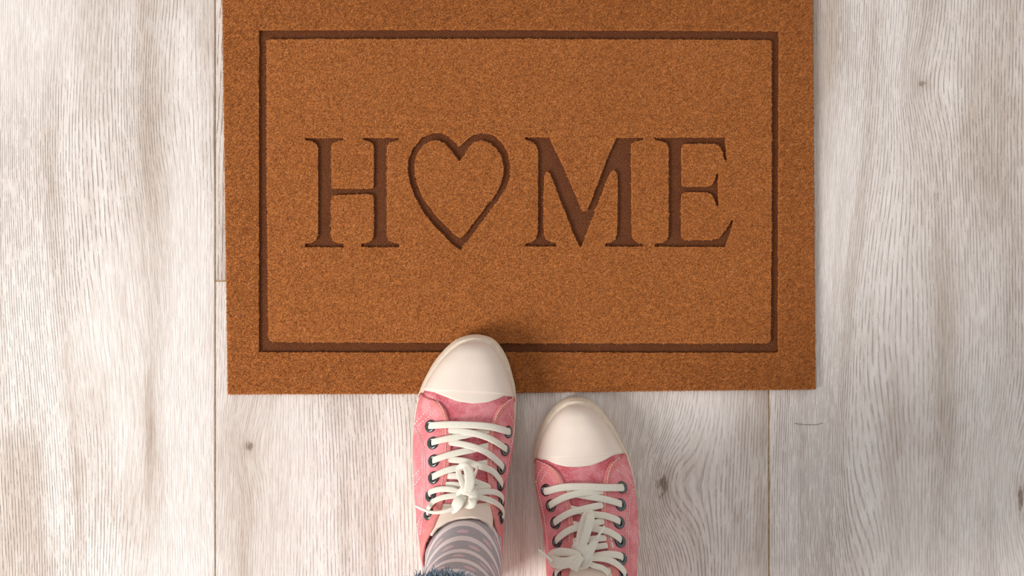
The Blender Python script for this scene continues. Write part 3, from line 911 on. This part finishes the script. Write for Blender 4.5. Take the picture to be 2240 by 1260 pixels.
right = Sneaker('pink canvas sneaker standing wholly on the planks below the mat',
    [(1255, 869.7), (1238, 872.5), (1222, 882), (1205, 898), (1192, 917), (1180, 942), (1172, 967), (1167, 992), (1166, 1017), (1168, 1055), (1175, 1090), (1183, 1125), (1189, 1165), (1193, 1210), (1196, 1260), (1202, 1320), (1216, 1380), (1245, 1425),
     (1290, 1440), (1338, 1420), (1365, 1370), (1378, 1310), (1386, 1258), (1390, 1217), (1393, 1175), (1393, 1134), (1391, 1095), (1389, 1060), (1385, 1033), (1378, 1008), (1368, 983), (1358, 963), (1345, 938), (1330, 915), (1313, 893), (1297, 879), (1278, 871.5)],
    lambda y: max(0.0, (1020 - y)) ** 2 / 150.0 ** 2 * 0.0035, profile, (1285, 1340))
right.build(dict(
    cap=[(1177, 1003), (1197, 1006), (1215, 1015), (1238, 1021), (1263, 1022), (1290, 1019), (1313, 1011), (1335, 999), (1345, 995), (1360, 992)],
    cap_line=[(1177, 1002), (1200, 1003.5), (1240, 1003), (1280, 1000.5), (1330, 995), (1360, 991)],
    vamp_end=(1276, 1095), tongue_start=(1276, 1067), tongue_mid=(1290, 1246), tongue_top=[(1212, 1312), (1226, 1296), (1250, 1281), (1275, 1274), (1300, 1272), (1325, 1276), (1345, 1290), (1362, 1312)],
    edge_left=[(1170, 1003), (1197, 1012.5), (1210, 1022), (1223, 1034), (1233, 1054), (1242, 1080), (1250, 1110), (1255, 1148), (1256, 1175), (1254, 1202), (1250, 1235), (1244, 1262), (1228, 1300), (1214, 1335)],
    edge_right=[(1366, 993), (1346, 1000), (1335, 1010), (1327, 1025), (1320, 1050), (1315, 1078), (1314, 1115), (1317, 1148), (1322, 1177), (1328, 1202), (1334, 1235), (1342, 1266), (1358, 1300), (1370, 1335)],
    collar=[0.046, 0.040, 0.042, 0.050],
    eyelets=[(1197, 1072), (1208, 1106), (1218, 1144), (1222, 1185), (1223, 1224), (1222, 1259), (1358, 1067), (1355, 1105), (1352, 1144), (1354, 1185), (1357, 1223), (1360, 1262)],
    stitch=[[(1177, 1052), (1187, 1093), (1194, 1124), (1200, 1165), (1204, 1206), (1206, 1237)], [(1383, 1070), (1375, 1093), (1371, 1134), (1370, 1175), (1370, 1227)], [(1379, 1070), (1371, 1093), (1367, 1134), (1366, 1175), (1366, 1227)],
            [(1345, 1029), (1368, 1045), (1383, 1068)], [(1357, 1019), (1376, 1038), (1386, 1062)], [(1192, 1021), (1183, 1036), (1178, 1056)], [(1204, 1027), (1194, 1040), (1188, 1054)], [(1375, 1161), (1386, 1174), (1391, 1192)],
            [(1182, 1009), (1205, 1020), (1220, 1036), (1228, 1056), (1240, 1095), (1248, 1140), (1248, 1190)], [(1350, 1003), (1338, 1014), (1330, 1030), (1325, 1060), (1321, 1110), (1326, 1160), (1335, 1210)]],
    laces=[
        ('shoelace', [(1256, 1212, -0.001), (1264, 1196, 0.008), (1276, 1200, 0.010), (1286, 1216, 0.009), (1282, 1236, 0.004), (1268, 1244, -0.002)], 0.003, [10, 22, 26, 25, 20, 9], 0.005),
        ('lace_strand', [(1195, 1073, -0.0035), (1202, 1074, 0.001), (1232, 1067, 0.0014), (1276, 1066, 0.0016), (1320, 1068, 0.0014), (1352, 1068, 0.001), (1360, 1067, -0.0035)], 0.0035, 16.5, 0.0015),
        ('lace_strand', [(1356, 1106, -0.0035), (1350, 1102, 0.001), (1320, 1093, 0.001), (1292, 1088, 0.0005), (1262, 1082, -0.001), (1236, 1076, -0.0017)], 0.0032, 15.5, 0.0014),
        ('lace_strand', [(1207, 1108, -0.0035), (1212, 1102, 0.001), (1238, 1088, 0.002), (1268, 1080, 0.002), (1298, 1077, 0.0005), (1321, 1075, -0.0017)], 0.0035, 15.5, 0.0014),
        ('lace_strand', [(1353, 1145, -0.0035), (1347, 1139, 0.001), (1322, 1130, 0.001), (1294, 1126, 0.0005), (1266, 1118, -0.001), (1242, 1112, -0.0017)], 0.0032, 15.5, 0.0014),
        ('lace_strand', [(1217, 1146, -0.0035), (1222, 1139, 0.001), (1246, 1124, 0.002), (1270, 1117, 0.002), (1298, 1110, 0.0005), (1320, 1105, -0.0017)], 0.0035, 15.5, 0.0014),
        ('lace_strand', [(1355, 1186, -0.0035), (1350, 1178, 0.001), (1328, 1164, 0.0015), (1300, 1158, 0.001), (1272, 1152, -0.001), (1248, 1146, -0.0017)], 0.0032, 15.5, 0.0014),
        ('lace_strand', [(1221, 1187, -0.0035), (1226, 1178, 0.001), (1246, 1162, 0.002), (1272, 1153, 0.002), (1300, 1146, 0.0005), (1322, 1140, -0.0017)], 0.0035, 15.5, 0.0014),
        ('lace_strand', [(1250, 1185, -0.0017), (1275, 1184, 0.0005), (1302, 1180, 0.0005), (1336, 1177, -0.0017)], 0.0030, 15, 0.0014),
        ('lace_strand', [(1250, 1200, -0.0017), (1275, 1204, 0.0005), (1302, 1198, 0.0005), (1338, 1193, -0.0017)], 0.0030, 14, 0.0014),
        ('lace_strand', [(1358, 1224, -0.0035), (1352, 1217, 0.001), (1330, 1214, 0.002), (1305, 1218, 0.003), (1280, 1224, 0.004)], 0.0034, 16, 0.0015),
        ('lace_strand', [(1362, 1264, -0.0035), (1358, 1250, 0.001), (1342, 1234, 0.002), (1318, 1224, 0.003), (1282, 1222, 0.005)], 0.0038, 15, 0.0015),
        ('lace_strand', [(1221, 1260, -0.0035), (1226, 1248, 0.001), (1240, 1238, 0.002), (1258, 1230, 0.003), (1274, 1224, 0.004)], 0.0036, 14, 0.0015),
        ('lace_strand', [(1330, 1258, -0.001), (1318, 1246, 0.002), (1300, 1240, 0.003), (1286, 1234, 0.003)], 0.0034, 13, 0.0015),
        ('bow_loop', [(1270, 1214, 0.009), (1268, 1190, 0.009), (1272, 1160, 0.008), (1280, 1132, 0.008), (1289, 1124, 0.011), (1291, 1136, 0.014), (1284, 1165, 0.014), (1276, 1192, 0.012), (1272, 1212, 0.010)], 0.0035, [14, 14, 15, 16, 18, 19, 19, 18, 15], 0.0016),
        ('bow_loop', [(1272, 1216, 0.010), (1250, 1210, 0.009), (1228, 1209, 0.008), (1212, 1216, 0.009), (1216, 1228, 0.012), (1238, 1234, 0.012), (1258, 1228, 0.012), (1274, 1218, 0.010)], 0.0040, [14, 17, 20, 21, 24, 26, 22, 14], 0.0016),
        ('lace_end', [(1276, 1240, 0.006), (1282, 1226, 0.009), (1290, 1206, 0.010), (1299, 1190, 0.010), (1306, 1178, 0.011)], 0.0040, [9, 14, 21, 17, 7], 0.0018),
        ('lace_tip', [(1304, 1181, 0.011), (1312, 1167, 0.013), (1320, 1153, 0.014)], 0.0040, [6, 6, 5], 0.0026),
        ('lace_end', [(1274, 1220, 0.012), (1262, 1238, 0.012), (1258, 1250, 0.010)], 0.0045, [14, 22, 24], 0.0018),
        ('lace_tip', [(1208, 1228, 0.083), (1192, 1214, 0.081), (1178, 1203, 0.078)], None, [6, 6, 5], 0.0026),
    ]))

# ------------------------------------------------------------------ the person wearing them
person = empty('person', fl(1130, 1330))
tag(person, 'standing person seen from above in striped socks and frayed blue jeans', 'person')


def tube(rings, seg=48, cap=False):
    """rings of (cx, cy, z, rx, ry, pitch) in floor-plan pixels; z and radii in m"""
    verts, faces = [], []
    for cx, cy, z, rx, ry, pt in rings:
        c = fl(cx, cy, z)
        for i in range(seg):
            a = 2 * math.pi * i / seg - math.pi / 2
            x, y = rx * math.cos(a), ry * math.sin(a)
            verts.append(Vector((c.x + x, c.y + y * math.cos(pt), z - y * math.sin(pt))))
    for k in range(len(rings) - 1):
        for i in range(seg):
            j = (i + 1) % seg
            faces.append([k * seg + i, k * seg + j, (k + 1) * seg + j, (k + 1) * seg + i])
    if cap:
        faces.append(list(range(len(rings) * seg - seg, len(rings) * seg)))
    return verts, faces


def smooth_rings(r, n):
    return [tuple(v) for v in catmull(r, n)]


def sock(dx, dy, mir):
    R = smooth_rings([(1018 * 1.0, 1120, 0.055, 0.032, 0.060, 0.9), (1020, 1150, 0.078, 0.0345, 0.062, 0.75), (1021, 1190, 0.098, 0.0350, 0.056, 0.50), (1021, 1216, 0.118, 0.0350, 0.0475, 0.28),
                      (1019, 1234, 0.145, 0.0345, 0.0425, 0.12), (1015, 1243, 0.175, 0.0355, 0.0415, 0.05), (1010, 1252, 0.210, 0.037, 0.0395, 0.0), (1004, 1270, 0.250, 0.036, 0.037, 0.0)], 40)
    R = [((2 * 1015 - c[0] if mir else c[0]) + dx, c[1] + dy) + tuple(c[2:]) for c in R]
    v, f = tube(R)
    me = bpy.data.meshes.new('sock'); me.from_pydata([tuple(p) for p in v], [], f)
    uvl = me.uv_layers.new(name='UVMap')
    # v runs in stripe counts along the front of the leg
    L = [0.0]
    for k in range(1, len(R)):
        a, b = v[k * 48 + 24], v[(k - 1) * 48 + 24]
        L.append(L[-1] + (a - b).length)
    for p in me.polygons:
        for li in p.loop_indices:
            vi = me.loops[li].vertex_index
            k, i = divmod(vi, 48)
            u = i / 48
            if i == 0 and any(me.loops[q].vertex_index % 48 == 47 for q in p.loop_indices): u = 1.0
            uvl.data[li].uv = (u, L[k] / 0.0262 + 0.12)
    return link('sock', me, M['sock'], person)


sock(0, 0, False)
sock(270, 139, True)

# lower body inside the clothes
skel = [(1019, 1225, 0.10), (1010, 1250, 0.24), (985, 1290, 0.48), (1010, 1325, 0.88), (1130, 1340, 0.93), (1250, 1365, 0.88), (1290, 1420, 0.48), (1278, 1390, 0.24), (1280, 1364, 0.10)]
rad = [0.022, 0.030, 0.042, 0.060, 0.075, 0.060, 0.042, 0.030, 0.022]
bme = bpy.data.meshes.new('body')
bme.from_pydata([tuple(fl(x, y, z)) for x, y, z in skel], [(i, i + 1) for i in range(8)], [])
bo = link('body', bme, M['skin'], person, smooth=False)
sk = bo.modifiers.new('skin', 'SKIN'); sk.use_smooth_shade = True
for v, r in zip(bme.skin_vertices[0].data, rad): v.radius = (r, r)
bme.skin_vertices[0].data[4].use_root = True
bo.modifiers.new('sub', 'SUBSURF').levels = 1


def trouser(rings):
    return smooth_rings(rings, 36)


TL = trouser([(993, 1275.5, 0.226, 0.0510, 0.0530, 0.02), (991, 1279.5, 0.245, 0.0535, 0.055, 0), (980, 1290, 0.35, 0.062, 0.063, 0), (978, 1300, 0.48, 0.068, 0.070, 0), (990, 1318, 0.68, 0.080, 0.085, 0), (1018, 1332, 0.86, 0.092, 0.105, 0), (1060, 1340, 0.96, 0.100, 0.110, 0)])
TR = trouser([(1296, 1412, 0.205, 0.0560, 0.0560, 0.02), (1297, 1415, 0.225, 0.0565, 0.057, 0), (1300, 1420, 0.35, 0.062, 0.063, 0), (1296, 1420, 0.48, 0.068, 0.070, 0), (1276, 1400, 0.68, 0.080, 0.085, 0), (1240, 1370, 0.86, 0.092, 0.105, 0), (1195, 1350, 0.96, 0.100, 0.110, 0)])
jv, jf = [], []
for R in (TL, TR):
    v, f = tube(R, cap=True)
    s = len(jv); jv += v; jf += [[i + s for i in q] for q in f]
jeans = mesh('jeans', jv, jf, M['denim'], person)
sm = jeans.modifiers.new('thickness', 'SOLIDIFY'); sm.thickness = 0.0015; sm.offset = -1
# frayed hems
hv, hf = [], []
rr = random.Random(3)
for R in (TL, TR):
    cx, cy, z, rx, ry, _ = R[0]
    c = fl(cx, cy, z)
    for k in range(2200):
        a = rr.uniform(0, 2 * math.pi)
        base = c + Vector((math.cos(a) * rx, math.sin(a) * ry, rr.uniform(-0.002, 0.012)))
        d = Vector((math.cos(a) * rr.uniform(0.0, 0.8), math.sin(a) * rr.uniform(0.0, 0.8), rr.uniform(-1.4, -0.2))) + Vector((rr.uniform(-.7, .7), rr.uniform(-.7, .7), 0))
        d.normalize()
        L = rr.uniform(0.003, 0.009)
        p1 = base + d * L * 0.55 + Vector((rr.uniform(-.0012, .0012), rr.uniform(-.0012, .0012), 0)); p2 = base + d * L + Vector((rr.uniform(-.002, .002), rr.uniform(-.002, .002), -0.0006))
        s = len(hv); w = 0.00042
        for p, q in ((base, w), (p1, w), (p2, w * 0.6)):
            hv += [p + Vector((q, 0, 0)), p + Vector((-q / 2, q, 0)), p + Vector((-q / 2, -q / 2, q))]
        for t in (0, 3):
            for i in range(3):
                j = (i + 1) % 3
                hf.append([s + t + i, s + t + j, s + t + 3 + j, s + t + 3 + i])
hem = mesh('frayed_hem', hv, hf, M['thread'], jeans, smooth=False)
hem['kind'] = 'stuff'; hem['label'] = 'frayed blue grey threads along the trouser hem'

# ------------------------------------------------------------------ a stray hair on the plank
pts = catmull([(1738, 926), (1760, 929), (1785, 929), (1800, 925)], 16)
ribbon_pts = [fl(x, y, 0.0004) for x, y in pts]
hr = ribbon('stray_hair', ribbon_pts, [(0, 0, 1)] * 16, 0.00035, 0.0003, M['hair'], None)
tag(hr, 'thin brown hair lying on the plank below the mat corner', 'hair')
